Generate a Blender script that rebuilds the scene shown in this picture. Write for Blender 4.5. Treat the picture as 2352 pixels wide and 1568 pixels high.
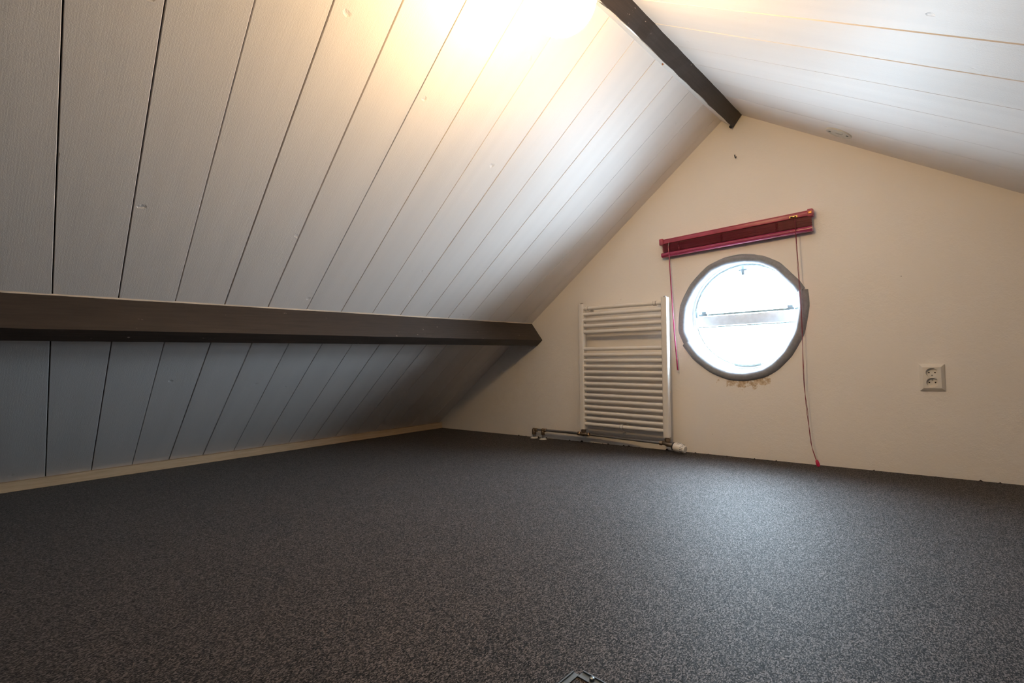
import bpy, bmesh, math, random
from mathutils import Vector, Matrix
random.seed(7)
for o in list(bpy.data.objects):
    bpy.data.objects.remove(o)
scene = bpy.context.scene
COL = scene.collection
PI = math.pi

# ------------------------------------------------------------------ camera
cam_d = bpy.data.cameras.new('camera')
cam = bpy.data.objects.new('camera', cam_d)
COL.objects.link(cam)
cam_d.sensor_width = 36.0
cam_d.sensor_fit = 'HORIZONTAL'
cam_d.lens = 18.309
cam_d.clip_start = 0.02
Rm = Matrix(((0.7539987504944992, 0.042741208240240504, 0.6554838467658058),
             (0.6564230262710968, -0.011980823726369683, -0.7542978658619768),
             (-0.024386365736391913, 0.9990143387264281, -0.0370898393791194)))
cam.matrix_world = Matrix.Translation((0, 0, 0.5)) @ Rm.to_4x4()
scene.camera = cam

# ------------------------------------------------------------------ daylight (bright overcast sky outside the round window)
SKY = 66.0
LAMP = 80.0
world = bpy.data.worlds.new('overcast_sky')
scene.world = world
world.use_nodes = True
bg = world.node_tree.nodes['Background']
bg.inputs['Strength'].default_value = SKY
# overcast sky: three times as bright overhead as at the horizon, pale ground below
wn = world.node_tree
_tc = wn.nodes.new('ShaderNodeTexCoord'); _sx = wn.nodes.new('ShaderNodeSeparateXYZ'); _rp = wn.nodes.new('ShaderNodeMapRange')
_ml = wn.nodes.new('ShaderNodeMix'); _ml.data_type = 'RGBA'
wn.links.new(_tc.outputs['Generated'], _sx.inputs[0]); wn.links.new(_sx.outputs['Z'], _rp.inputs['Value'])
_rp.inputs['From Min'].default_value = -.02; _rp.inputs['From Max'].default_value = 1.0
wn.links.new(_rp.outputs['Result'], _ml.inputs[0])
_ml.inputs[6].default_value = (.68, .83, 1.0, 1)
_ml.inputs[7].default_value = (2.04, 2.49, 3.0, 1)
_gd = wn.nodes.new('ShaderNodeMapRange'); _gd.inputs['From Min'].default_value = -.10; _gd.inputs['From Max'].default_value = .0
wn.links.new(_sx.outputs['Z'], _gd.inputs['Value'])
_m2 = wn.nodes.new('ShaderNodeMix'); _m2.data_type = 'RGBA'
wn.links.new(_gd.outputs['Result'], _m2.inputs[0]); _m2.inputs[6].default_value = (.68, .83, 1.0, 1)
wn.links.new(_ml.outputs[2], _m2.inputs[7]); wn.links.new(_m2.outputs[2], bg.inputs['Color'])
# portal: tells the renderer that the sky reaches the room through the round window only
pl_d = bpy.data.lights.new('window_daylight_portal', 'AREA')
pl_d.shape = 'SQUARE'; pl_d.size = .56
pl_d.cycles.is_portal = True
pl = bpy.data.objects.new('window_daylight_portal', pl_d)
pl.location = (-.832, 2.802, .700); pl.rotation_euler = (-math.pi / 2, 0, 0)
COL.objects.link(pl)

scene.cycles.max_bounces = 7
scene.cycles.diffuse_bounces = 4
scene.cycles.glossy_bounces = 2
scene.cycles.caustics_reflective = False
scene.cycles.caustics_refractive = False
scene.cycles.adaptive_threshold = .09
scene.cycles.adaptive_min_samples = 16
scene.view_settings.view_transform = 'Standard'
scene.view_settings.look = 'None'
scene.view_settings.gamma = 1.0
scene.view_settings.use_curve_mapping = False
scene.view_settings.exposure = 0.0

# ------------------------------------------------------------------ key geometry (metres)
D = 2.6708                                   # gable wall
LA, LB = 0.74640771, 2.34167017              # left slope  z = LA*x + LB
RA, RB = -0.63781138, 1.18527024             # right slope z = RA*x + RB
YB = -2.4                                    # wall behind the camera
WC = (-0.832, 0.702)                         # window centre
def zl(x): return LA * x + LB
def zr(x): return RA * x + RB
NL = Vector((LA, 0, -1)).normalized()        # into the room
NR = Vector((RA, 0, -1)).normalized()

# ------------------------------------------------------------------ node helpers
def new_mat(name):
    m = bpy.data.materials.new(name)
    m.use_nodes = True
    nt = m.node_tree
    return m, nt, nt.nodes['Principled BSDF']
def N(nt, t, **kw):
    n = nt.nodes.new(t)
    for k, v in kw.items():
        if k in n.inputs.keys():
            n.inputs[k].default_value = v
        else:
            setattr(n, k, v)
    return n
def L(nt, a, b): nt.links.new(a, b)
def coords(nt, scale=(1, 1, 1), kind='Object', rot=(0, 0, 0), loc=(0, 0, 0)):
    tc = N(nt, 'ShaderNodeTexCoord')
    mp = N(nt, 'ShaderNodeMapping')
    mp.inputs['Scale'].default_value = scale
    mp.inputs['Rotation'].default_value = rot
    mp.inputs['Location'].default_value = loc
    L(nt, tc.outputs[kind], mp.inputs['Vector'])
    return mp.outputs['Vector']
def noise(nt, vec, scale, detail=3, rough=.5):
    n = N(nt, 'ShaderNodeTexNoise', Scale=scale, Detail=detail, Roughness=rough)
    L(nt, vec, n.inputs['Vector'])
    return n.outputs['Fac']
def ramp(nt, fac, stops):
    r = N(nt, 'ShaderNodeValToRGB')
    e = r.color_ramp.elements
    while len(e) < len(stops): e.new(.5)
    for i, (p, c) in enumerate(stops):
        e[i].position = p
        e[i].color = (c[0], c[1], c[2], 1) if hasattr(c, '__len__') else (c, c, c, 1)
    L(nt, fac, r.inputs['Fac'])
    return r.outputs['Color']
def mixc(nt, fac, a, b):
    m = N(nt, 'ShaderNodeMix', data_type='RGBA')
    for sock, v in ((m.inputs[0], fac), (m.inputs[6], a), (m.inputs[7], b)):
        if hasattr(v, 'is_output'): L(nt, v, sock)
        elif hasattr(v, '__len__'): sock.default_value = (v[0], v[1], v[2], 1)
        else: sock.default_value = v
    return m.outputs[2]
def math_n(nt, op, a, b=0.0):
    m = N(nt, 'ShaderNodeMath', operation=op)
    for sock, v in ((m.inputs[0], a), (m.inputs[1], b)):
        if hasattr(v, 'is_output'): L(nt, v, sock)
        else: sock.default_value = v
    return m.outputs[0]
def bump(nt, bs, h, strength, dist=.002, prev=None):
    b = N(nt, 'ShaderNodeBump', Strength=strength, Distance=dist)
    L(nt, h, b.inputs['Height'])
    if prev is not None: L(nt, prev, b.inputs['Normal'])
    L(nt, b.outputs['Normal'], bs.inputs['Normal'])
    return b.outputs['Normal']
def simple(name, col, rough=.5, metal=0.0, spec=.5, vary=.06, scale=40):
    m, nt, bs = new_mat(name)
    f = noise(nt, coords(nt), scale)
    a = tuple(c * (1 - vary) for c in col); b = tuple(min(1, c * (1 + vary)) for c in col)
    L(nt, ramp(nt, f, [(.3, a), (.7, b)]), bs.inputs['Base Color'])
    bs.inputs['Roughness'].default_value = rough
    bs.inputs['Metallic'].default_value = metal
    bs.inputs['Specular IOR Level'].default_value = spec
    return m

# ------------------------------------------------------------------ materials
def mat_plank(name, col, uphill):
    """white painted boards: brushed paint relief along the board, a few knots and dents"""
    m, nt, bs = new_mat(name)
    oi = N(nt, 'ShaderNodeObjectInfo')
    off = math_n(nt, 'MULTIPLY', oi.outputs['Random'], 37.0)
    tc = N(nt, 'ShaderNodeTexCoord')
    mp = N(nt, 'ShaderNodeMapping')
    cb = N(nt, 'ShaderNodeCombineXYZ')
    L(nt, off, cb.inputs['X']); L(nt, off, cb.inputs['Z'])
    va = N(nt, 'ShaderNodeVectorMath', operation='ADD')
    L(nt, tc.outputs['Object'], va.inputs[0]); L(nt, cb.outputs['Vector'], va.inputs[1])
    L(nt, va.outputs['Vector'], mp.inputs['Vector'])
    mp.inputs['Rotation'].default_value = (0, uphill, 0)          # x now runs up the board
    mr, mp = mp, N(nt, 'ShaderNodeMapping')
    L(nt, mr.outputs['Vector'], mp.inputs['Vector'])
    mp.inputs['Scale'].default_value = (0.05, 1, 1)
    streak = noise(nt, mp.outputs['Vector'], 260, 2, .6)
    grainy = noise(nt, va.outputs['Vector'], 330, 1.5, .6)
    broad = noise(nt, mp.outputs['Vector'], 20, 1, .5)
    dent = N(nt, 'ShaderNodeTexVoronoi', Scale=7.5, Randomness=1.0)
    dw = N(nt, 'ShaderNodeTexNoise', Scale=55.0, Detail=2.0)
    L(nt, va.outputs['Vector'], dw.inputs['Vector'])
    dm = N(nt, 'ShaderNodeVectorMath', operation='SCALE'); dm.inputs['Scale'].default_value = .022
    L(nt, dw.outputs['Color'], dm.inputs[0])
    da = N(nt, 'ShaderNodeVectorMath', operation='ADD')
    L(nt, va.outputs['Vector'], da.inputs[0]); L(nt, dm.outputs['Vector'], da.inputs[1])
    L(nt, da.outputs['Vector'], dent.inputs['Vector'])
    dn = N(nt, 'ShaderNodeMapRange')
    dn.inputs['From Min'].default_value = .02; dn.inputs['From Max'].default_value = .075
    L(nt, dent.outputs['Distance'], dn.inputs['Value'])
    h1 = math_n(nt, 'ADD', math_n(nt, 'MULTIPLY', streak, .34), math_n(nt, 'MULTIPLY', grainy, .5))
    b1 = bump(nt, bs, h1, .5, .0013)
    bump(nt, bs, dn.outputs['Result'], .7, .0022, b1)
    tint = ramp(nt, oi.outputs['Random'], [(0, tuple(c * .955 for c in col)), (1, col)])
    sc = ramp(nt, broad, [(.3, tuple(.965 for c in col)), (.7, (1, 1, 1))])
    mm = N(nt, 'ShaderNodeMix', data_type='RGBA', blend_type='MULTIPLY')
    mm.inputs[0].default_value = 1
    L(nt, tint, mm.inputs[6]); L(nt, sc, mm.inputs[7])
    L(nt, mm.outputs[2], bs.inputs['Base Color'])
    bs.inputs['Roughness'].default_value = .5
    bs.inputs['Specular IOR Level'].default_value = .35
    return m

def mat_beam():
    m, nt, bs = new_mat('brown_beam_paint')
    v = coords(nt, (1, .06, 1))
    g = noise(nt, v, 120, 4, .6)
    c = ramp(nt, g, [(.3, (.030, .022, .018)), (.75, (.050, .037, .030))])
    vo = N(nt, 'ShaderNodeTexVoronoi', Scale=26)
    L(nt, coords(nt, (1, .6, 1)), vo.inputs['Vector'])
    chipn = noise(nt, coords(nt), 9, 2)
    chip = math_n(nt, 'MULTIPLY', math_n(nt, 'LESS_THAN', vo.outputs['Distance'], .06), math_n(nt, 'GREATER_THAN', chipn, .49))
    vo2 = N(nt, 'ShaderNodeTexNoise', Scale=60, Detail=5, Roughness=.7)
    L(nt, coords(nt, (1, .5, 1)), vo2.inputs['Vector'])
    chip2 = math_n(nt, 'MULTIPLY', math_n(nt, 'GREATER_THAN', vo2.outputs['Fac'], .67), math_n(nt, 'GREATER_THAN', chipn, .58))
    c = mixc(nt, chip, c, (.30, .25, .21))
    c = mixc(nt, chip2, c, (.24, .20, .17))
    L(nt, c, bs.inputs['Base Color'])
    bs.inputs['Roughness'].default_value = .48
    bs.inputs['Specular IOR Level'].default_value = .45
    bump(nt, bs, g, .3, .002)
    return m

def mat_gable():
    m, nt, bs = new_mat('cream_plaster')
    v = coords(nt)
    f = noise(nt, v, 190, 1.5, .55)
    f2 = noise(nt, v, 45, 1.5, .55)
    big = noise(nt, v, 2.2, 0)
    c = ramp(nt, big, [(.3, (.89, .845, .80)), (.7, (.915, .87, .825))])
    # flaking, damp-stained paint below the round window
    sx = N(nt, 'ShaderNodeSeparateXYZ'); L(nt, v, sx.inputs[0])
    dx = math_n(nt, 'DIVIDE', math_n(nt, 'SUBTRACT', sx.outputs['X'], -0.815), .115)
    dz = math_n(nt, 'DIVIDE', math_n(nt, 'SUBTRACT', sx.outputs['Z'], .372), .040)
    d2 = math_n(nt, 'ADD', math_n(nt, 'MULTIPLY', dx, dx), math_n(nt, 'MULTIPLY', dz, dz))
    sn = noise(nt, v, 38, 3, .65)
    edge = math_n(nt, 'ADD', d2, math_n(nt, 'MULTIPLY', math_n(nt, 'SUBTRACT', sn, .5), 5.0))
    mk = N(nt, 'ShaderNodeMapRange'); mk.inputs['From Min'].default_value = .75; mk.inputs['From Max'].default_value = .35
    L(nt, edge, mk.inputs['Value'])
    stain = ramp(nt, noise(nt, v, 80, 1), [(.35, (.56, .42, .28)), (.6, (.74, .62, .48))])
    c = mixc(nt, mk.outputs['Result'], c, stain)
    # tiny fly specks
    vo = N(nt, 'ShaderNodeTexVoronoi', Scale=7); L(nt, v, vo.inputs['Vector'])
    sp = math_n(nt, 'LESS_THAN', vo.outputs['Distance'], .014)
    c = mixc(nt, math_n(nt, 'MULTIPLY', sp, .7), c, (.12, .09, .07))
    L(nt, c, bs.inputs['Base Color'])
    bs.inputs['Roughness'].default_value = .8
    bs.inputs['Specular IOR Level'].default_value = .25
    bump(nt, bs, math_n(nt, 'ADD', math_n(nt, 'MULTIPLY', f, .6), math_n(nt, 'MULTIPLY', f2, .8)), .28, .003)
    return m

def mat_carpet():
    m, nt, bs = new_mat('charcoal_carpet')
    v = coords(nt, (1, .55, 1), rot=(0, 0, math.radians(38)))
    v0 = coords(nt)
    vo = N(nt, 'ShaderNodeTexVoronoi', Scale=600.0, Randomness=1.0)       # tufts
    L(nt, v, vo.inputs['Vector'])
    sp = N(nt, 'ShaderNodeSeparateXYZ'); L(nt, vo.outputs['Color'], sp.inputs[0])
    a = noise(nt, v, 320, 3, .7)
    f = math_n(nt, 'ADD', math_n(nt, 'MULTIPLY', sp.outputs['X'], .70), math_n(nt, 'MULTIPLY', a, .42))
    L(nt, math_n(nt, 'MULTIPLY', math_n(nt, 'POWER', f, 1.8), .50), bs.inputs['Specular IOR Level'])
    c = ramp(nt, f, [(.22, (.0020, .0015, .0014)), (.56, (.0125, .0096, .0090)), (.94, (.125, .098, .092))])
    big = noise(nt, v0, 3.0, 3)
    c2 = ramp(nt, big, [(.3, .88), (.7, 1.06)])
    mm = N(nt, 'ShaderNodeMix', data_type='RGBA', blend_type='MULTIPLY'); mm.inputs[0].default_value = 1
    L(nt, c, mm.inputs[6]); L(nt, c2, mm.inputs[7])
    # an old scar, and a crease whose dark line is put into the colour
    c = mm.outputs[2]
    sx = N(nt, 'ShaderNodeSeparateXYZ'); L(nt, v0, sx.inputs[0])
    wob = math_n(nt, 'MULTIPLY', math_n(nt, 'SUBTRACT', noise(nt, v0, 60, 2), .5), .012)
    for (cx, cy, ang, l, w) in ((-1.318, .543, .45, .022, .0032), (-1.16, 2.13, -.3, .05, .004)):
        ca, sa = math.cos(ang), math.sin(ang)
        px = math_n(nt, 'SUBTRACT', sx.outputs['X'], cx); py = math_n(nt, 'SUBTRACT', sx.outputs['Y'], cy)
        u = math_n(nt, 'ADD', math_n(nt, 'MULTIPLY', px, ca), math_n(nt, 'MULTIPLY', py, sa))
        w_ = math_n(nt, 'ADD', math_n(nt, 'ADD', math_n(nt, 'MULTIPLY', px, -sa), math_n(nt, 'MULTIPLY', py, ca)), wob)
        u = math_n(nt, 'DIVIDE', u, l); w_ = math_n(nt, 'DIVIDE', w_, w)
        dd = math_n(nt, 'ADD', math_n(nt, 'MULTIPLY', u, u), math_n(nt, 'MULTIPLY', w_, w_))
        c = mixc(nt, math_n(nt, 'MULTIPLY', math_n(nt, 'LESS_THAN', dd, 1.0), .75), c, (.02, .016, .014))
    L(nt, c, bs.inputs['Base Color'])
    bs.inputs['Roughness'].default_value = .68
    bs.inputs['Sheen Weight'].default_value = .06
    bs.inputs['Sheen Roughness'].default_value = .5
    bump(nt, bs, f, .5, .002)
    return m

def mat_pine():
    m, nt, bs = new_mat('bare_pine')
    v = coords(nt, (1, .05, 1))
    g = noise(nt, v, 150, 4, .6)
    c = ramp(nt, g, [(.3, (.50, .345, .205)), (.7, (.64, .47, .30))])
    vo = N(nt, 'ShaderNodeTexVoronoi', Scale=4.0); L(nt, coords(nt, (1, .55, 1)), vo.inputs['Vector'])
    k = N(nt, 'ShaderNodeMapRange'); k.inputs['From Min'].default_value = .045; k.inputs['From Max'].default_value = .025
    L(nt, vo.outputs['Distance'], k.inputs['Value'])
    c = mixc(nt, k.outputs['Result'], c, (.22, .12, .06))
    L(nt, c, bs.inputs['Base Color'])
    bs.inputs['Roughness'].default_value = .55
    return m

M = {}
M['plank'] = mat_plank('white_painted_boards', (.905, .855, .825), math.atan(LA))
M['plank_r'] = mat_plank('white_painted_boards_far_slope', (.905, .855, .825), math.atan(RA))
M['beam'] = mat_beam()
M['gable'] = mat_gable()
M['carpet'] = mat_carpet()
M['pine'] = mat_pine()
M['void'] = simple('dark_gap_wood', (.035, .025, .020), .9)
M['gapwood'] = simple('tan_gap_wood', (.40, .24, .12), .8)
M['white_paint'] = simple('white_gloss_paint', (.80, .78, .75), .4)
M['caulk'] = simple('cream_caulk', (.78, .66, .54), .6)
M['enamel'] = simple('white_radiator_enamel', (.80, .755, .70), .32, vary=.02)
M['brass'] = simple('dull_brass_fitting', (.30, .22, .15), .38, .85)
M['steelpipe'] = simple('grey_steel_pipe', (.36, .34, .33), .38, .75)
M['plastic'] = simple('white_plastic', (.80, .76, .70), .38, vary=.02)
M['black'] = simple('black_plastic', (.018, .018, .020), .5)
M['hole'] = simple('socket_hole_dark', (.006, .005, .005), .8)
M['foam'] = simple('grey_pipe_foam', (.27, .28, .31), .85, vary=.1, scale=80)
M['alu'] = simple('white_window_aluminium', (.72, .74, .76), .35)
M['gasket'] = simple('weathered_grey_gasket', (.16, .19, .18), .6, vary=.4, scale=90)
M['latch'] = simple('grey_window_latch', (.22, .27, .30), .4, .4)
M['red'] = simple('dark_red_blind_paint', (.40, .060, .105), .34, vary=.08)
M['redslat'] = simple('dark_red_slat', (.48, .055, .10), .36, vary=.1)
M['redrail'] = simple('wine_red_bottom_rail', (.32, .040, .10), .20, vary=.06)
M['cord'] = simple('dark_red_cord', (.20, .018, .035), .7)
M['tassel'] = simple('crimson_tassel', (.52, .008, .065), .35)
M['goldbrass'] = simple('polished_brass', (.80, .50, .16), .25, .9)
M['bronze'] = simple('bronze_end_clip', (.50, .20, .07), .3, .6)
M['zinc'] = simple('zinc_steel', (.15, .18, .21), .40, .7, vary=.15)
M['cover'] = simple('aged_white_plastic', (.66, .65, .60), .4)
M['reveal'] = simple('white_reveal_paint', (.90, .90, .89), .5)
# milk-glass globe, lit from inside
m, nt, bs = new_mat('lit_opal_glass')
bs.inputs['Base Color'].default_value = (.9, .88, .84, 1)
bs.inputs['Roughness'].default_value = .2
bs.inputs['Emission Color'].default_value = (1.0, .66, .31, 1)
bs.inputs['Emission Strength'].default_value = LAMP
M['globe'] = m
# window glass: clear with a weak mirror reflection
m, nt, bs = new_mat('window_glass')
nt.nodes.remove(bs)
tr = N(nt, 'ShaderNodeBsdfTransparent'); gl = N(nt, 'ShaderNodeBsdfGlossy', Roughness=.02)
tr.inputs['Color'].default_value = (.95, .97, .96, 1)
lw = N(nt, 'ShaderNodeLayerWeight', Blend=.5); mx = N(nt, 'ShaderNodeMixShader')
L(nt, math_n(nt, 'ADD', math_n(nt, 'MULTIPLY', math_n(nt, 'POWER', lw.outputs['Facing'], 5.0), .9), .03), mx.inputs[0]); L(nt, tr.outputs[0], mx.inputs[1]); L(nt, gl.outputs[0], mx.inputs[2])
L(nt, mx.outputs[0], nt.nodes['Material Output'].inputs['Surface'])
M['glass'] = m

# ------------------------------------------------------------------ mesh helpers
def mesh_obj(name, verts, faces, mat, parent=None, smooth=False, auto=None):
    me = bpy.data.meshes.new(name)
    me.from_pydata([tuple(v) for v in verts], [], faces)
    bm = bmesh.new(); bm.from_mesh(me)
    bmesh.ops.recalc_face_normals(bm, faces=bm.faces)
    bm.to_mesh(me); bm.free()
    return link(name, me, mat, parent, smooth, auto)
def link(name, me, mat, parent=None, smooth=False, auto=None):
    me.materials.append(M[mat] if isinstance(mat, str) else mat)
    if smooth or auto:
        for p in me.polygons: p.use_smooth = True
    if auto: me.set_sharp_from_angle(angle=math.radians(auto))
    o = bpy.data.objects.new(name, me)
    COL.objects.link(o)
    if parent is not None: o.parent = parent
    return o
def bm_obj(name, bm, mat, parent=None, smooth=False, auto=None):
    me = bpy.data.meshes.new(name)
    bmesh.ops.recalc_face_normals(bm, faces=bm.faces)
    bm.to_mesh(me); bm.free()
    return link(name, me, mat, parent, smooth, auto)
def empty(name, loc, rot=(0, 0, 0)):
    o = bpy.data.objects.new(name, None)
    o.empty_display_size = .05
    o.location = loc; o.rotation_euler = rot
    COL.objects.link(o)
    return o
def tag(o, label=None, cat=None, group=None, kind=None):
    if label: o['label'] = label
    if cat: o['category'] = cat
    if group: o['group'] = group
    if kind: o['kind'] = kind
    return o
def box(name, c, s, mat, parent=None, bev=0.0, seg=2, rot=None):
    bm = bmesh.new()
    bmesh.ops.create_cube(bm, size=1)
    bmesh.ops.scale(bm, vec=s, verts=bm.verts)
    if bev: bmesh.ops.bevel(bm, geom=list(bm.edges), offset=bev, segments=seg, profile=.5, affect='EDGES', clamp_overlap=True)
    if rot is not None: bmesh.ops.rotate(bm, cent=(0, 0, 0), matrix=rot, verts=bm.verts)
    bmesh.ops.translate(bm, vec=c, verts=bm.verts)
    return bm_obj(name, bm, mat, parent, auto=35 if bev else None)
def frame_for(t):
    t = t.normalized()
    u = Vector((0, 0, 1)) if abs(t.z) < .9 else Vector((1, 0, 0))
    a = t.cross(u).normalized()
    return a, t.cross(a).normalized()
def tube(name, pts, r, mat, parent=None, n=10, cap=True, ry=None):
    pts = [Vector(p) for p in pts]
    vs, fs = [], []
    rs = r if hasattr(r, '__len__') else [r] * len(pts)
    prev = None
    for i, p in enumerate(pts):
        t = (pts[min(i + 1, len(pts) - 1)] - pts[max(i - 1, 0)])
        if prev is None:
            a, b = frame_for(t)
        else:
            a = prev - t.normalized() * prev.dot(t.normalized())
            a.normalize(); b = t.normalized().cross(a)
        prev = a
        for k in range(n):
            an = 2 * PI * k / n
            vs.append(p + a * math.cos(an) * rs[i] + b * math.sin(an) * rs[i])
    for i in range(len(pts) - 1):
        for k in range(n):
            k2 = (k + 1) % n
            fs.append((i * n + k, i * n + k2, (i + 1) * n + k2, (i + 1) * n + k))
    if cap:
        fs.append(tuple(range(n - 1, -1, -1)))
        fs.append(tuple((len(pts) - 1) * n + k for k in range(n)))
    return mesh_obj(name, vs, fs, mat, parent, auto=50)
def lathe(name, prof, org, axis, mat, parent=None, n=32, auto=40):
    """profile of (radius, height) turned about axis through org"""
    ax = Vector(axis).normalized(); a, b = frame_for(ax); org = Vector(org)
    vs, fs = [], []
    for (r, h) in prof:
        for k in range(n):
            an = 2 * PI * k / n
            vs.append(org + ax * h + (a * math.cos(an) + b * math.sin(an)) * max(r, 1e-5))
    for i in range(len(prof) - 1):
        for k in range(n):
            k2 = (k + 1) % n
            fs.append((i * n + k, i * n + k2, (i + 1) * n + k2, (i + 1) * n + k))
    fs.append(tuple(range(n))); fs.append(tuple((len(prof) - 1) * n + k for k in range(n)))
    return mesh_obj(name, vs, fs, mat, parent, auto=auto)
def rect_hole(cx, cz, r, x0, x1, z0, z1, y, n=64):
    """rectangle in an x-z plane with a round hole: (verts, faces, ring indices)"""
    angs = [2 * PI * k / n for k in range(n)] + [math.atan2(z - cz, x - cx) % (2 * PI) for x in (x0, x1) for z in (z0, z1)]
    angs = sorted(set(round(a, 6) for a in angs))
    vs, fs = [], []
    for a in angs:
        c, s = math.cos(a), math.sin(a)
        t = min([((x1 if c > 0 else x0) - cx) / c if abs(c) > 1e-9 else 1e9, ((z1 if s > 0 else z0) - cz) / s if abs(s) > 1e-9 else 1e9])
        vs.append((cx + r * c, y, cz + r * s)); vs.append((cx + t * c, y, cz + t * s))
    m_ = len(angs)
    for i in range(m_):
        j = (i + 1) % m_
        fs.append((2 * i, 2 * i + 1, 2 * j + 1, 2 * j))
    return vs, fs, [2 * i for i in range(m_)]
def extrude_section(name, sec, y0, y1, mat, parent=None, segs=1, jit=0.0, jidx=()):
    vs, fs = [], []
    n = len(sec)
    for i in range(segs + 1):
        y = y0 + (y1 - y0) * i / segs
        for k, (x, z) in enumerate(sec):
            dx = dz = 0
            if k in jidx and jit: dx, dz = random.gauss(0, jit), random.gauss(0, jit)
            vs.append((x + dx, y, z + dz))
    for i in range(segs):
        for k in range(n):
            k2 = (k + 1) % n
            fs.append((i * n + k, i * n + k2, (i + 1) * n + k2, (i + 1) * n + k))
    fs.append(tuple(range(n))); fs.append(tuple(segs * n + k for k in range(n)))
    return mesh_obj(name, vs, fs, mat, parent)

# ================================================================== THE SETTING
# floor
fl = mesh_obj('floor', [(-3.6, YB - .1, 0), (2.4, YB - .1, 0), (2.4, D + .1, 0), (-3.6, D + .1, 0), (-3.6, YB - .1, -.05), (2.4, YB - .1, -.05), (2.4, D + .1, -.05), (-3.6, D + .1, -.05)],
              [(0, 1, 2, 3), (4, 5, 6, 7), (0, 1, 5, 4), (1, 2, 6, 5), (2, 3, 7, 6), (3, 0, 4, 7)], 'carpet')
tag(fl, 'dark charcoal speckled carpet covering the attic floor', 'floor', kind='structure')
# frayed carpet edge along the gable wall
vs, fs = [], []
def blob(c, r):
    b0 = len(vs)
    for k in range(6):
        a = k * PI / 3
        q = r * random.uniform(.6, 1.3)
        vs.append((c[0] + q * 1.4 * math.cos(a), c[1] + q * .6 * math.sin(a), c[2]))
    vs.append((c[0] + random.uniform(-.3, .3) * r, c[1], c[2] + r * random.uniform(.7, 1.3)))
    for k in range(6): fs.append((b0 + k, b0 + (k + 1) % 6, b0 + 6))
    fs.append(tuple(b0 + 5 - k for k in range(6)))
x = -2.45
while x < .3:
    dense = -2.45 < x < -1.0
    blob((x, D - .006, -.001), random.uniform(.003, .009 if dense else .006))
    x += random.uniform(.015, .10) if dense else random.uniform(.05, .22)
fr_ = mesh_obj('frayed_edge', vs, fs, 'carpet', fl)
fr_['kind'] = 'stuff'

# gable wall with the round opening
gv, gf, ring = rect_hole(WC[0], WC[1], .296, -3.6, 2.4, -.05, 2.1, D, 96)
gab = mesh_obj('wall_front', gv, gf, 'gable')
tag(gab, 'cream plastered gable wall with a round window opening', 'wall', kind='structure')
# wall behind the camera
bw = mesh_obj('wall_back', [(-3.6, YB, -.05), (2.4, YB, -.05), (2.4, YB, 2.1), (-3.6, YB, 2.1), (-3.6, YB - .05, -.05), (2.4, YB - .05, -.05), (2.4, YB - .05, 2.1), (-3.6, YB - .05, 2.1)],
              [(0, 1, 2, 3), (4, 5, 6, 7), (0, 1, 5, 4), (1, 2, 6, 5), (2, 3, 7, 6), (3, 0, 4, 7)], 'gable')
tag(bw, 'cream plastered gable wall at the rear end of the attic', 'wall', kind='structure')

# --- boarded slopes
def backing(name, f, nrm, xa, xb, depth, mat):
    o = -nrm * depth; o2 = -nrm * (depth + .03)
    pts = []
    for off in (o, o2):
        for (x, y) in ((xa, YB - .06), (xb, YB - .06), (xb, D + .09), (xa, D + .09)):
            pts.append(Vector((x, y, f(x))) + off)
    return mesh_obj(name, pts, [(0, 1, 2, 3), (4, 5, 6, 7), (0, 1, 5, 4), (1, 2, 6, 5), (2, 3, 7, 6), (3, 0, 4, 7)], mat)
cl = backing('ceiling_left', zl, NL, -3.35, -.70, .021, 'void')
tag(cl, 'sloping ceiling of wide white boards on the left', 'ceiling', kind='structure')
cr = backing('ceiling_right', zr, NR, -.98, 2.2, .008, 'gapwood')
tag(cr, 'sloping ceiling of white boards on the right', 'ceiling', kind='structure')

def plank(parent, f, nrm, x0, x1, ya, yb, gap_a, gap_b, mat, thick):
    """one board from x0 to x1 on the slope; ya, yb: joint positions as functions of x"""
    ch = .0010
    ta, tb = random.uniform(-.0007, .0007), random.uniform(-.0007, .0007)
    vs = []
    for x in (x0, x1):
        a, b = ya(x) + gap_a / 2, yb(x) - gap_b / 2
        base = Vector((x, 0, f(x)))
        for (y, h) in ((a, -thick), (a, ta - ch), (a + ch, ta), (a + (b - a) * .33, (ta * 2 + tb) / 3 + random.uniform(0, .0005)),
                       (a + (b - a) * .67, (ta + tb * 2) / 3 + random.uniform(0, .0005)), (b - ch, tb), (b, tb - ch), (b, -thick)):
            p = base + nrm * h
            vs.append((p.x, y, p.z))
    fs = [(k, (k + 1) % 8, 8 + (k + 1) % 8, 8 + k) for k in range(8)] + [tuple(range(8)), tuple(range(15, 7, -1))]
    return mesh_obj('plank', vs, fs, mat, parent)

# left joints: (x, y) at the floor side and near the ridge, as read along each joint
LJ = [((-3.102, .391), (-1.412, .200)), ((-3.094, .550), (-1.341, .368)), ((-3.088, .706), (-1.269, .537)),
      ((-3.083, .861), (-1.198, .707)), ((-3.082, 1.018), (-1.127, .875)), ((-3.074, 1.172), (-1.054, 1.048)),
      ((-3.08, 1.328), (-.98, 1.222)), ((-3.07, 1.482), (-1.017, 1.401)), ((-3.07, 1.638), (-.909, 1.573)),
      ((-3.07, 1.79), (-.879, 1.751)), ((-3.07, 1.935), (-.878, 1.926)), ((-3.07, 2.083), (-.877, 2.092)),
      ((-3.07, 2.232), (-.882, 2.264)), ((-3.07, 2.39), (-.881, 2.431)), ((-3.07, 2.555), (-.88, 2.606))]
LG = [.0042, .0040, .0038, .0040, .0046, .0036, .0026, .0016, .0028, .0012, .0026, .0018, .0024, .0016, .0010]
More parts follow.
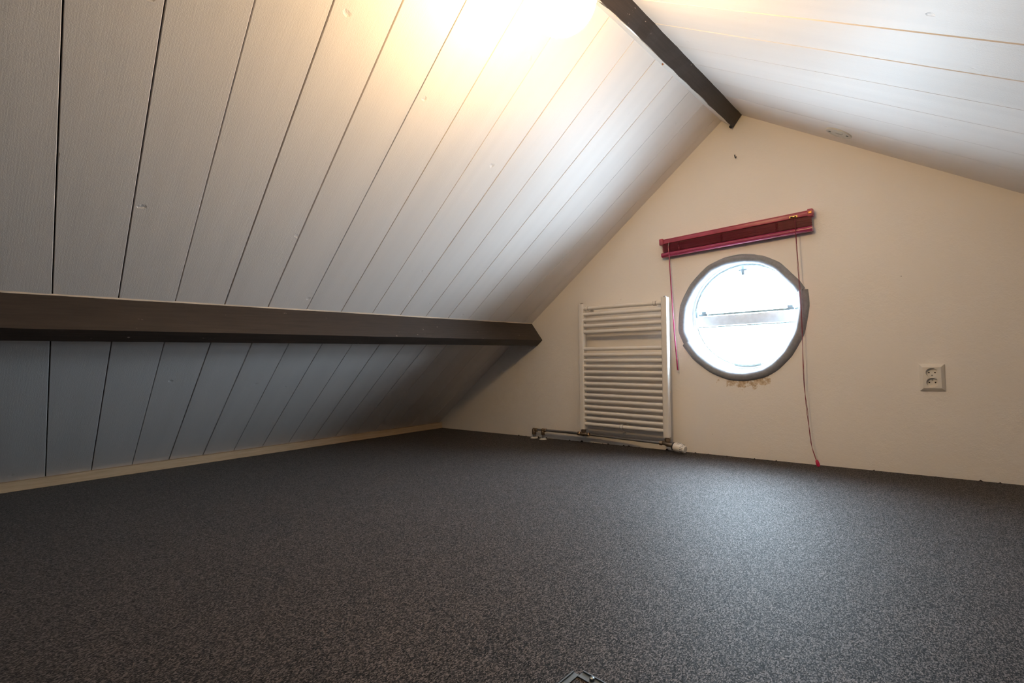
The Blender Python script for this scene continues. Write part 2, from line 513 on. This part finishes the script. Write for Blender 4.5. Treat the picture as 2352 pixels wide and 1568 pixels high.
def jl(j):
    (xa, ya), (xb, yb) = j
    return lambda x: ya + (yb - ya) * (x - xa) / (xb - xa)
jf = [jl(j) for j in LJ]; jg = list(LG)
y_ = 0
while True:
    y_ += .165
    f0 = jl(((-3.102, .391 - y_ * .965), (-1.412, .200 - y_)))
    jf.insert(0, f0); jg.insert(0, .004)
    if f0(-3.1) < YB - .1: break
jf.append(lambda x: D + .03); jg.append(.001)
for i in range(len(jf) - 1):
    plank(cl, zl, NL, -3.20, -.862, jf[i], jf[i + 1], jg[i], jg[i + 1], 'plank', .0195)
RJ = [((-.78, 1.355), (.116, 1.283)), ((-.701, 1.531), (.116, 1.463)), ((-.776, 1.712), (.127, 1.647)), ((-.779, 1.892), (.137, 1.827)), ((-.758, 2.060), (.148, 2.007)),
      ((-.766, 2.235), (.171, 2.200)), ((-.782, 2.402), (.171, 2.390)), ((-.335, 2.592), (.182, 2.581))]
RG = [.003, .0030, .0030, .0024, .0010, .0006, .0030, .0009]
jf = [jl(j) for j in RJ]; jg = list(RG)
y_ = 0
while True:
    y_ += .18
    f0 = jl(((-.78, 1.355 - y_), (.116, 1.283 - y_)))
    jf.insert(0, f0); jg.insert(0, .003)
    if f0(1.9) < YB - .1 and f0(-.8) < YB - .05: break
jf.append(lambda x: D + .03); jg.append(.001)
for i in range(len(jf) - 1):
    plank(cr, zr, NR, -.800, 2.0, jf[i], jf[i + 1], jg[i], jg[i + 1], 'plank_r', .0075)

# --- purlin on the left slope
PT, PP, PQ = Vector((-2.1445, 0, .7410)), Vector((-2.060, 0, .6285)), Vector((-2.1025, 0, .5945))
PS = PT + (PQ - PP)
ins = -NL * .024
sec = [PT + ins, PT, PP, PQ, PS, PS + ins]
pu = extrude_section('purlin_beam', [(p.x, p.z) for p in sec], YB - .02, D + .02, 'beam', segs=60, jit=.0004, jidx=(2, 3))
tag(pu, 'dark brown timber purlin running along the left sloping ceiling', 'beam')
vs = []
ecp = extrude_section('paint_edge', [(PT.x + .0005, PT.z - .0035), (PT.x + .0042, PT.z + .0030), (PT.x + .0005, PT.z + .0035), (PT.x - .002, PT.z - .001)], YB, D - .001, 'caulk', pu, segs=70, jit=.0006, jidx=(0, 1))
ecp['label'] = 'thin cream paint line along the top of the beam'
# --- ridge beam
rs = [(-.8815, 1.689), (-.825, 1.6355), (-.776, 1.6885), (-.832, 1.76)]
rb = extrude_section('ridge_beam', rs, YB - .02, D - .004, 'beam', segs=80, jit=.0012, jidx=(1, 2))
tag(rb, 'dark brown timber ridge beam along the attic peak', 'beam')
ws = extrude_section('painted_side', [(-.8815, 1.6845), (-.8305, 1.6375), (-.8285, 1.6395), (-.879, 1.690)], YB, D - .03, 'white_paint', rb, segs=60, jit=.0007, jidx=(1, 2))
ws['label'] = 'white painted side of the ridge beam'
k1 = lathe('knot_hole', [(.0085, 0), (.0085, .003), (.0055, .003), (.0045, .0008), (0, .0008)], (-.829, D - .022, 1.6335), (-.35, -.55, -.75), 'black', rb, 16)
k2 = lathe('nail_head', [(.0035, 0), (.0035, .007), (.002, .008)], (-.853, 1.93, 1.660), (.1, -.2, -1), 'bronze', rb, 12)

# --- pine skirting strip on the left
bb = empty('baseboard_left', (-3.06, .5, 0))
tag(bb, 'bare pine skirting strip along the foot of the left slope', 'baseboard', kind='structure')
for (a, b) in ((YB, .02), (.021, D - .001)):
    o = box('strip', (-3.078, (a + b) / 2, .0205), (.056, b - a, .041), 'pine', None, .0015, 1)
    o.parent = bb; o.matrix_parent_inverse = Matrix.Translation((3.06, -.5, 0))

# ================================================================== ROUND WINDOW
YW = 2.772
win = empty('window_1', (WC[0], D, WC[1]))
tag(win, 'round pivot window glowing with white daylight in the gable wall', 'window', kind='structure')
wi = Matrix.Translation((-WC[0], -D, -WC[1]))
def inwin(o): o.parent = win; o.matrix_parent_inverse = wi; return o
cx, cz = WC
YA = (0, 1, 0)
inwin(lathe('reveal', [(.294, -.001), (.276, .04), (.272, .120), (.36, .120), (.36, .002)], (cx, D, cz), YA, 'reveal', n=72))
# the lathe above has closed end discs; rebuild as an open tube
rv = bpy.data.objects['reveal']
bm = bmesh.new(); bm.from_mesh(rv.data)
bmesh.ops.delete(bm, geom=[f for f in bm.faces if len(f.verts) > 8], context='FACES')
bm.to_mesh(rv.data); bm.free()
def ring_lathe(name, prof, y, mat, n=72, a0=0, a1=2 * PI, auto=40):
    """closed (r, y) profile swept round the window centre from a0 to a1"""
    vs, fs = [], []
    full = abs(a1 - a0 - 2 * PI) < 1e-6
    m_ = n if full else n + 1
    P = len(prof)
    for i in range(m_):
        a = a0 + (a1 - a0) * i / n
        for (r, h) in prof: vs.append((cx + r * math.cos(a), y + h, cz + r * math.sin(a)))
    for i in range(n):
        j = (i + 1) % m_
        for k in range(P):
            k2 = (k + 1) % P
            fs.append((i * P + k, i * P + k2, j * P + k2, j * P + k))
    if not full:
        fs.append(tuple(range(P))); fs.append(tuple(n * P + k for k in range(P)))
    return inwin(mesh_obj(name, vs, fs, mat, auto=auto))
fo = ring_lathe('frame', [(.275, -.004), (.262, -.004), (.257, .002), (.257, .020), (.275, .020)], YW, 'alu')
zb0, zb1 = .656, .716
aa = math.asin((zb1 - cz + .004) / .255)
sa_ = ring_lathe('sash_frame', [(.2572, -.006), (.2515, -.008), (.2495, .0), (.2495, .008), (.2572, .008)], YW, 'gasket', a0=aa, a1=PI - aa, n=48)
ring_lathe('gasket', [(.2575, .004), (.2525, .004), (.2525, .010), (.2575, .010)], YW, 'gasket', a0=PI + .2, a1=2 * PI - .2, n=48)
bar = inwin(box('glazing_bar', (cx, YW + .001, (zb0 + zb1) / 2 - .003), (.51, .030, .052), 'alu', None, .003))
inwin(box('bar_seal', (cx, YW + .006, zb1 + .002), (.485, .016, .010), 'gasket', None, .002))
inwin(box('bar_drip', (cx, YW + .006, zb0 - .003), (.49, .014, .006), 'gasket', None, .001))
def half_disc(name, sign, z0):
    pts = []
    h = (z0 - cz) * sign
    a0 = math.asin(max(-1, min(1, h / .258)))
    for i in range(33):
        a = a0 + (PI - 2 * a0) * i / 32
        pts.append((cx + .258 * math.cos(a), cz + sign * .258 * math.sin(a)))
    vs = [(x, YW + .010, z) for x, z in pts] + [(x, YW + .014, z) for x, z in pts]
    n = len(pts)
    fs = [tuple(range(n)), tuple(range(2 * n - 1, n - 1, -1))] + [(k, (k + 1) % n, n + (k + 1) % n, n + k) for k in range(n)]
    return inwin(mesh_obj(name, vs, fs, 'glass'))
half_disc('pane', 1, zb1); half_disc('pane', -1, zb0)
for hx in (-1.036, -.622):
    h = inwin(box('hinge', (hx, YW - .016, zb1 + .002), (.034, .014, .012), 'latch', None, .002))
    q = lathe('hinge_pin', [(.0075, -.012), (.0075, .012)], (hx, YW - .018, zb1 + .014), (1, 0, 0), 'latch', h, 14)
    q.matrix_parent_inverse = Matrix.Identity(4)
lt = inwin(box('latch', (-.832, YW - .016, .930), (.016, .014, .050), 'latch', None, .003))
box('latch_lug', (-.832, YW - .018, .932), (.042, .010, .010), 'latch', lt, .002)
inwin(box('corner_catch', (-1.078, YW - .014, zb1 + .008), (.012, .014, .034), 'latch', None, .002))
# dirt line at the foot of the lower pane
ds = ring_lathe('sill_grime', [(.258, -.012), (.250, -.010), (.250, .006), (.258, .006)], YW, 'gasket', a0=1.5 * PI - .26, a1=1.5 * PI + .26, n=20)

# foam pipe insulation pushed over the rim (two lengths)
RIM = [(-1.153, .637), (-1.138, .774), (-1.077, .883), (-.983, .968), (-.894, .997), (-.800, 1.0), (-.712, .982), (-.637, .938), (-.593, .887), (-.553, .838),
       (-.531, .799), (-.527, .720), (-.549, .603), (-.568, .560), (-.609, .490), (-.667, .430), (-.725, .395), (-.815, .376), (-.897, .382), (-.982, .417), (-1.069, .485), (-1.125, .562)]
TR = .0220
def cr_path(pts, sub=5, tight=.55):
    out = []
    for i in range(len(pts) - 1):
        p0, p1, p2, p3 = (Vector(pts[max(i - 1, 0)]), Vector(pts[i]), Vector(pts[i + 1]), Vector(pts[min(i + 2, len(pts) - 1)]))
        for s in range(sub):
            t = s / sub
            m1, m2 = (p2 - p0) * .5 * tight, (p3 - p1) * .5 * tight
            out.append(p1 * (2 * t**3 - 3 * t**2 + 1) + m1 * (t**3 - 2 * t**2 + t) + p2 * (-2 * t**3 + 3 * t**2) + m2 * (t**3 - t**2))
    out.append(Vector(pts[-1]))
    return out
def foam_piece(idx, label, dr=0.0, r=TR, dy=0.0):
    pts = []
    for k in idx:
        x, z = RIM[k % len(RIM)]
        v = Vector((x + .842, z - .688))
        ln = v.length
        v *= (ln - r + dr) / ln
        pts.append((v.x - .842, D + .010 + dy, v.y + .688))
    o = tube('foam_tube', cr_path(pts), r, 'foam', None, 14)
    return o
fm = empty('foam_rim_cushion', (WC[0], D, WC[1] - .3))
tag(fm, 'grey foam pipe insulation wrapped around the round window rim', 'foam cushion')
fi = Matrix.Translation((-WC[0], -D, -(WC[1] - .3)))
for o in (foam_piece([10] + list(range(9, -1, -1)) + [21], 'upper', dr=-.004), foam_piece([21] + list(range(20, 9, -1)), 'lower', dr=.004, r=TR + .0015, dy=-.003)):
    o.parent = fm; o.matrix_parent_inverse = fi

# ================================================================== TOWEL RADIATOR
RX, RZ, RY = -1.4565, .085, 2.600
rad = empty('towel_radiator', (RX, RY, RZ), (0, math.radians(1.0), 0))
tag(rad, 'white enamelled towel radiator with horizontal tubes left of the round window', 'radiator')
def post(xc):
    bm = bmesh.new(); bmesh.ops.create_cube(bm, size=1)
    bmesh.ops.scale(bm, vec=(.034, .036, .735), verts=bm.verts)
    ed = [e for e in bm.edges if abs(e.verts[0].co.z - e.verts[1].co.z) > .5]
    bmesh.ops.bevel(bm, geom=ed, offset=.007, segments=3, profile=.5, affect='EDGES')
    bmesh.ops.translate(bm, vec=(xc, 0, .3675), verts=bm.verts)
    o = bm_obj('post', bm, 'enamel', rad, auto=40)
    lathe('air_plug', [(.0085, 0), (.0085, .005), (.006, .007)], (xc, 0, .735), (0, 0, 1), 'steelpipe', o, 14)
    return o
post(-.260); post(.260)
zs = [.707 - .0343 * i for i in range(5)] + [.469 - .03362 * i for i in range(14)]
bar_me = None
for i, z in enumerate(zs):
    if bar_me is None:
        o = tube('tube', [(-.250, 0, 0), (.250, 0, 0)], .0108, 'enamel', rad, 18)
        bar_me = o.data
    else:
        o = bpy.data.objects.new('tube', bar_me); COL.objects.link(o); o.parent = rad
    o.location = (0, -.004, z)
for (x, z) in ((-.222, zs[0]), (.205, zs[0]), (-.004, zs[-1])):
    c_ = lathe('bracket_clip', [(.0125, -.007), (.0135, -.006), (.0135, .006), (.0125, .007)], (x, -.004, z), (1, 0, 0), 'enamel', rad, 20)
    for s in (-.008, .008):
        lathe('clip_ring', [(.0118, -.0012), (.0128, 0), (.0118, .0012)], (x + s, -.004, z), (1, 0, 0), 'steelpipe', c_, 18)
    box('clip_arm', (x, .034, z), (.012, .060, .012), 'enamel', c_, .002)
# connections under both posts
def nut(name, c, axis, r, h, parent, mat='brass'):
    return lathe(name, [(r * .9, 0), (r, h * .12), (r, h * .88), (r * .9, h)], c, axis, mat, parent, 6, auto=20)
lathe('tail_piece', [(.010, -.030), (.010, 0)], (-.260, 0, 0), (0, 0, 1), 'brass', rad, 16)
nut('union_nut', (-.260, 0, -.018), (0, 0, 1), .0145, .014, rad)
tee = lathe('tee_fitting', [(.0085, -.026), (.011, -.022), (.011, -.010), (.013, 0), (.011, .010), (.011, .022), (.0085, .026)], (-.260, 0, -.030), (1, 0, 0), 'brass', rad, 18)
nut('tee_nut', (-.300, 0, -.030), (1, 0, 0), .0125, .016, tee)
nut('tee_nut', (-.238, 0, -.030), (1, 0, 0), .0125, .016, tee)
lathe('tail_piece', [(.010, -.034), (.010, 0)], (.260, 0, 0), (0, 0, 1), 'brass', rad, 16)
nut('union_nut', (.260, 0, -.022), (0, 0, 1), .0150, .015, rad)
va = lathe('valve_body', [(.0085, -.032), (.0105, -.028), (.0105, -.012), (.0140, 0), (.0125, .012), (.0125, .030)], (.260, 0, -.036), (1, -.10, -.12), 'brass', rad, 18)
nut('valve_nut', (.216, 0, -.034), (1, 0, 0), .0125, .016, va)
# thermostatic head
hd = Vector((1, -.14, -.14)).normalized(); ho = Vector((.292, -.006, -.042))
lathe('collar', [(.016, 0), (.0215, .003), (.0215, .009), (.018, .012)], ho, hd, 'black', rad, 24)
th = lathe('thermostat_head', [(.0215, .010), (.0235, .014), (.0240, .036), (.0232, .046), (.0225, .052), (.0205, .066), (.0165, .072), (0, .073)], ho, hd, 'plastic', rad, 32)
a_, b_ = frame_for(hd)
for k in range(16):
    an = 2 * PI * k / 16
    rr = a_ * math.cos(an) + b_ * math.sin(an)
    tube('grip_slot', [ho + hd * .050 + rr * .0224, ho + hd * .066 + rr * .0200], .0013, 'black', th, 5)
for k in range(14):
    an = 2 * PI * k / 28 + 2.4
    rr = a_ * math.cos(an) + b_ * math.sin(an)
    tube('scale_line', [ho + hd * .026 + rr * .0236, ho + hd * .042 + rr * .0234], .0008, 'black', th, 4)

# heating pipes coming up through the carpet
rad_inv = (Matrix.Translation((RX, RY, RZ)) @ Matrix.Rotation(math.radians(1.0), 4, 'Y')).inverted()
def heating_pipe(x0, y, z, pts, label):
    e = tube('heating_pipe', pts, .0072, 'steelpipe', None, 12)
    e['label'] = label
    out = []
    out.append(lathe('elbow', [(.011, -.013), (.0125, -.010), (.0125, .010), (.011, .013)], (x0, y, z - .016), (0, 0, 1), 'brass', None, 14))
    bm = bmesh.new(); bmesh.ops.create_uvsphere(bm, u_segments=14, v_segments=10, radius=.0118)
    bmesh.ops.translate(bm, vec=(x0, y, z), verts=bm.verts)
    out.append(bm_obj('elbow_bend', bm, 'brass', None, smooth=True))
    out.append(nut('elbow_nut', (x0 + .009, y, z), (1, 0, 0), .0125, .018, None))
    out.append(tube('riser', [(x0, y, 0), (x0, y, z)], .0074, 'steelpipe', None, 12))
    out.append(lathe('rosette', [(.024, .0), (.0235, .003), (.016, .007), (.0085, .009)], (x0, y, 0), (0, 0, 1), 'plastic', None, 24))
    for o in out: o.parent = e
    e.parent = rad; e.matrix_parent_inverse = rad_inv
    return e
ty = RY
cA = math.radians(1.0)
def radpt(x, y, z): return Vector((RX + x * math.cos(cA) + z * math.sin(cA), RY + y, RZ - x * math.sin(cA) + z * math.cos(cA)))
pt_tee = radpt(-.296, 0, -.030)
pt_val = radpt(.222, .0, -.034)
heating_pipe(-2.035, 2.618, .058, [(-2.035, 2.618, .058), (-1.95, 2.618, .059), (pt_tee.x - .05, 2.606, pt_tee.z + .001), tuple(pt_tee + Vector((.012, 0, 0)))],
             'short steel heating pipe with elbow running to the left radiator post')
heating_pipe(-2.118, 2.632, .053, [(-2.118, 2.632, .056), (-1.70, 2.630, .054), (-1.45, 2.622, .048), (pt_val.x - .05, pt_val.y, pt_val.z + .001), tuple(pt_val + Vector((.012, 0, 0)))],
             'long thin steel heating pipe running behind to the right radiator valve')

# ================================================================== RED VENETIAN BLIND
BX0, BZ0 = -1.2175, 1.1325
bl = empty('venetian_blind', (BX0, D - .030, BZ0), (0, math.radians(-1.2), 0))
tag(bl, 'dark red venetian blind pulled up above the round window', 'blind')
BL = .7295
# headrail: channel with folded lip
box('headrail', (BL / 2, .004, -.0155), (BL - .02, .026, .024), 'red', bl, .0018)
box('headrail_lip', (BL / 2, -.0098, -.0065), (BL - .03, .002, .0035), 'red', bl, .0008)
for (x, nm) in ((.010, 'l'), (BL - .010, 'r')):
    e = box('end_cap', (x, .003, -.016), (.021, .036, .033), 'red', bl, .0025)
    if nm == 'r':
        c_ = box('spring_clip', (x, -.0158, -.016), (.016, .0022, .012), 'bronze', e, .0008)
# stacked slats
nsl = 13
slv, slf = [], []
for i in range(9):
    t = i / 8; yy = (t - .5) * .026; zz = .0016 * (1 - (2 * t - 1) ** 2)
    slv += [(0.012, yy, zz), (BL - .010, yy, zz)]
for i in range(9):
    t = i / 8; yy = (t - .5) * .026; zz = .0016 * (1 - (2 * t - 1) ** 2) - .0006
    slv += [(0.012, yy, zz), (BL - .010, yy, zz)]
for i in range(8):
    slf.append((2 * i, 2 * i + 1, 2 * i + 3, 2 * i + 2)); slf.append((18 + 2 * i, 18 + 2 * i + 1, 18 + 2 * i + 3, 18 + 2 * i + 2))
slf += [(0, 1, 19, 18), (16, 17, 35, 34), tuple(range(0, 17, 2)) + tuple(range(34, 17, -2)), tuple(range(1, 18, 2)) + tuple(range(35, 18, -2))]
s0 = None
for i in range(nsl):
    if s0 is None:
        o = mesh_obj('slat', slv, slf, 'redslat', bl, auto=50); s0 = o.data
    else:
        o = bpy.data.objects.new('slat', s0); COL.objects.link(o); o.parent = bl
    o.location = (random.uniform(-.0012, .0012), random.uniform(-.0012, .0012) + .002, -.0345 - i * .0031)
    o.rotation_euler = (random.uniform(-.05, .05), 0, 0)
# bottom rail: round-nosed bar
prof = [(.015, 0), (.015, -.020)] + [(-.013 + .006 * math.cos(a) - .000, -.0115 + .0115 * math.sin(a) * 1.0) for a in [PI * 1.5 - PI * k / 10 for k in range(11)]]
vs, fs = [], []
prof = [(.014, .0), (.014, -.023), (.004, -.0245)] + [(-.004 - .012 * math.sin(PI * k / 10), -.012 - .0125 * math.cos(PI * k / 10)) for k in range(11)] + [(.004, .0005)]
n = len(prof)
for x in (.008, BL - .006):
    for (y, z) in prof: vs.append((x, y, z - .0755))
fs = [(k, (k + 1) % n, n + (k + 1) % n, n + k) for k in range(n)] + [tuple(range(n)), tuple(range(2 * n - 1, n - 1, -1))]
br = mesh_obj('bottom_rail', vs, fs, 'redrail', bl, auto=40)
for fr_x in (.148, .45, .795):
    X = fr_x * BL
    tube('rail_button', [(X, -.0152, -.090), (X, -.0172, -.090)], .0034, 'redrail', br, 12)
    # bunched ladder string
    pts = []
    for k in range(26):
        t = k / 25
        pts.append((X + .006 * math.sin(k * 1.9) + random.uniform(-.002, .002), -.0145 + random.uniform(-.0015, .0008), -.030 - .048 * t))
    tube('ladder_string', pts, .0009, 'cord', bl, 5)
    pts = [(X + .005 * math.cos(k * 2.3), -.0142, -.034 - .044 * k / 17) for k in range(18)]
    tube('ladder_string', pts, .0008, 'cord', bl, 5)
# brass cord lock
lx = .893 * BL
lk = box('cord_lock', (lx, -.0108, -.0215), (.034, .003, .011), 'goldbrass', bl, .0010)
box('lock_slot', (lx, -.0126, -.0225), (.024, .0012, .006), 'hole', lk)
box('lock_lever', (lx + .002, -.0150, -.0215), (.009, .006, .006), 'goldbrass', lk, .0015)
# tilt wand
wx = .072 * BL
hk = tube('wand_hook', [(wx, -.010, -.026), (wx + .002, -.016, -.032), (wx, -.017, -.042), (wx - .001, -.015, -.048)], .0014, 'steelpipe', bl, 8)
wd = tube('tilt_wand', [(wx - .001, -.016, -.046), (wx + .001, -.015, -.24), (wx + .004, -.014, -.5), (wx + .010, -.010, -.704)], [.0026, .0034, .0036, .0040], 'redrail', bl, 8)
wd['label'] = 'slim red tilt wand'
# lift cords down to the floor (world points brought into the blind's space)
bpy.context.view_layer.update()
binv = (Matrix.Translation(bl.location) @ bl.rotation_euler.to_matrix().to_4x4()).inverted()
def cordline(off):
    W_ = [(-.558, 2.618, 1.112), (-.555 + off, 2.622, .95), (-.550 + off, 2.626, .662), (-.553 - off, 2.630, .386), (-.546 + off * 1.5, 2.632, .25), (-.538 - off, 2.630, .133), (-.532, 2.626, .085), (-.518 + off, 2.612, .045), (-.512, 2.604, .030)]
    return [binv @ v for v in cr_path(W_, 6, 1.0)]
tube('lift_cord', cordline(.0012), .0011, 'cord', bl, 6)
tube('lift_cord', cordline(-.0016), .0011, 'cord', bl, 6)
tb = binv @ Vector((-.512, 2.604, .034)); td = binv.to_3x3() @ Vector((.30, -.12, -1)).normalized()
ts = lathe('tassel', [(.0035, 0), (.0062, .004), (.0075, .016), (.0070, .027), (.004, .030)], tb, td, 'tassel', bl, 14)
ts['label'] = 'crimson plastic cord tassel touching the carpet'

# ================================================================== DOUBLE SOCKET
so = empty('wall_socket', (-.1040, D, .3925))
tag(so, 'cream plastic double wall socket on the wall at right', 'socket')
w2, h2, w3, h3, dep = .040, .0535, .0285, .0420, .0115
vs = [(-w2, 0, -h2), (w2, 0, -h2), (w2, 0, h2), (-w2, 0, h2), (-w2, -.003, -h2), (w2, -.003, -h2), (w2, -.003, h2), (-w2, -.003, h2),
      (-w3, -dep, -h3), (w3, -dep, -h3), (w3, -dep, h3), (-w3, -dep, h3)]
fs = [(0, 1, 5, 4), (1, 2, 6, 5), (2, 3, 7, 6), (3, 0, 4, 7), (4, 5, 9, 8), (5, 6, 10, 9), (6, 7, 11, 10), (7, 4, 8, 11)]
bm_ = mesh_obj('cover_frame', vs, fs, 'plastic', so)
def recess(zc, z0, z1, name, pin):
    r = .0187
    v, f, rg = rect_hole(0, zc, r, -w3 + .0001, w3 - .0001, z0, z1, -dep + .0002, 48)
    m_ = len(rg)
    b0 = len(v)
    for i in rg: v.append((v[i][0], -dep + .0095, v[i][2]))
    for i in range(m_):
        j = (i + 1) % m_
        f.append((rg[i], rg[j], b0 + j, b0 + i))
    f.append(tuple(b0 + i for i in range(m_)))
    o = mesh_obj('socket_insert', v, f, 'plastic', so)
    for s in (-1, 1):
        tube('pin_hole', [(s * .0095, -dep + .0090, zc), (s * .0095, -dep + .0096, zc)], .0027, 'hole', o, 14)
    tube('screw', [(0, -dep + .0068, pin), (0, -dep + .0096, pin)], .0024, 'steelpipe', o, 12)
recess(.0196, .00005, h3 - .0001, 'upper', .0088)
recess(-.0196, -h3 + .0001, -.00005, 'lower', -.0088)

# ================================================================== SMALL THINGS ON THE WALL AND CEILING
# picture hook
hk = tube('wall_hook', [(-.8215, D + .004, 1.494), (-.8215, D - .006, 1.494), (-.8215, D - .009, 1.490), (-.820, D - .009, 1.481), (-.8175, D - .011, 1.475), (-.8145, D - .012, 1.477), (-.8145, D - .010, 1.483)], .0018, 'black', None, 8)
tag(hk, 'small black metal hook high on the gable wall', 'hook')
# round junction cover on the right slope
cc = Vector((-.357, 2.512, zr(-.357)))
cv = empty('ceiling_cover', cc)
tag(cv, 'round off white plastic cover plate screwed to the right ceiling', 'cover plate')
cvb = lathe('cover_disc', [(.053, -.004), (.053, .003), (.051, .0055), (.046, .0062), (.0445, .0042), (.0, .0042)], (0, 0, 0), NR, 'cover', cv, 48)
dirx = Vector((1, 0, RA)).normalized()
for s in (-1, 1):
    q = lathe('screw_slot', [(.0052, .0040), (.0052, .0058), (.0030, .0058), (.0026, .0046), (0, .0046)], dirx * s * .036, NR, 'gasket', cv, 14)
c0 = dirx * -.012 + NR * .0046; c1 = dirx * .014 + NR * .0046
tube('moulded_line', [c0, c1, c1 + dirx * .008 + Vector((0, -.018, 0))], .0008, 'gasket', cv, 5)

# ================================================================== GLOBE LAMP under the ridge
LC = Vector((-.7308, 1.0626, 1.4126))
LR = .0893
lp = empty('globe_lamp', LC)
tag(lp, 'glowing white globe lamp hanging under the ridge beam', 'lamp')
bm = bmesh.new(); bmesh.ops.create_uvsphere(bm, u_segments=48, v_segments=28, radius=LR)
bm_obj('globe', bm, 'globe', lp, smooth=True)
fit = lathe('light_blocking_holder', [(.050, .072), (.052, .075), (.050, .090), (.036, .100), (.016, .106), (.016, .130)], (0, 0, 0), (0, 0, 1), 'plastic', lp, 32)  # unseen holder, widened over the globe top to block light onto the near slope
stem_top = Vector((-.8000, 1.0626, 1.6630)) - LC
tube('stem', [(0, 0, .125), (-.004, 0, .150), tuple(stem_top * .93), tuple(stem_top)], .007, 'plastic', lp, 12)
lathe('ceiling_rose', [(.030, -.004), (.030, .006), (.022, .014), (.008, .018)], stem_top, (.73, 0, -.68), 'plastic', lp, 24)

# ================================================================== STEEL HATCH BRACKET on the carpet in front of the camera
hb = empty('hatch_bracket', (-.4805, .700, 0))
tag(hb, 'grey zinc steel hatch bracket lying on the carpet at the bottom edge', 'bracket')
def arm(p0, p1, w, h, t):
    """flat bar with one upturned edge, lying from p0 to p1"""
    p0, p1 = Vector(p0), Vector(p1)
    d = (p1 - p0).normalized(); s = Vector((-d.y, d.x, 0))
    vs = []
    sec_ = [(0, 0), (w, 0), (w, t), (math.copysign(t, w), t), (math.copysign(t, w), h), (0, h)]
    for q in (p0, p1):
        for (a, b) in sec_: vs.append(q + s * a + Vector((0, 0, b)))
    fs = [(k, (k + 1) % 6, 6 + (k + 1) % 6, 6 + k) for k in range(6)] + [tuple(range(6)), tuple(range(11, 5, -1))]
    return mesh_obj('bracket_arm', vs, fs, 'zinc', hb)
arm((-.0135, -.003, 0), (-.0125, -.13, 0), .0115, .004, .002)
arm((.0002, .0075, 0), (.115, -.0060, 0), -.0150, .0045, .002)
lathe('rivet', [(.004, 0), (.004, .004), (.002, .0052)], (.022, -.003, .002), (0, 0, 1), 'zinc', hb, 12)
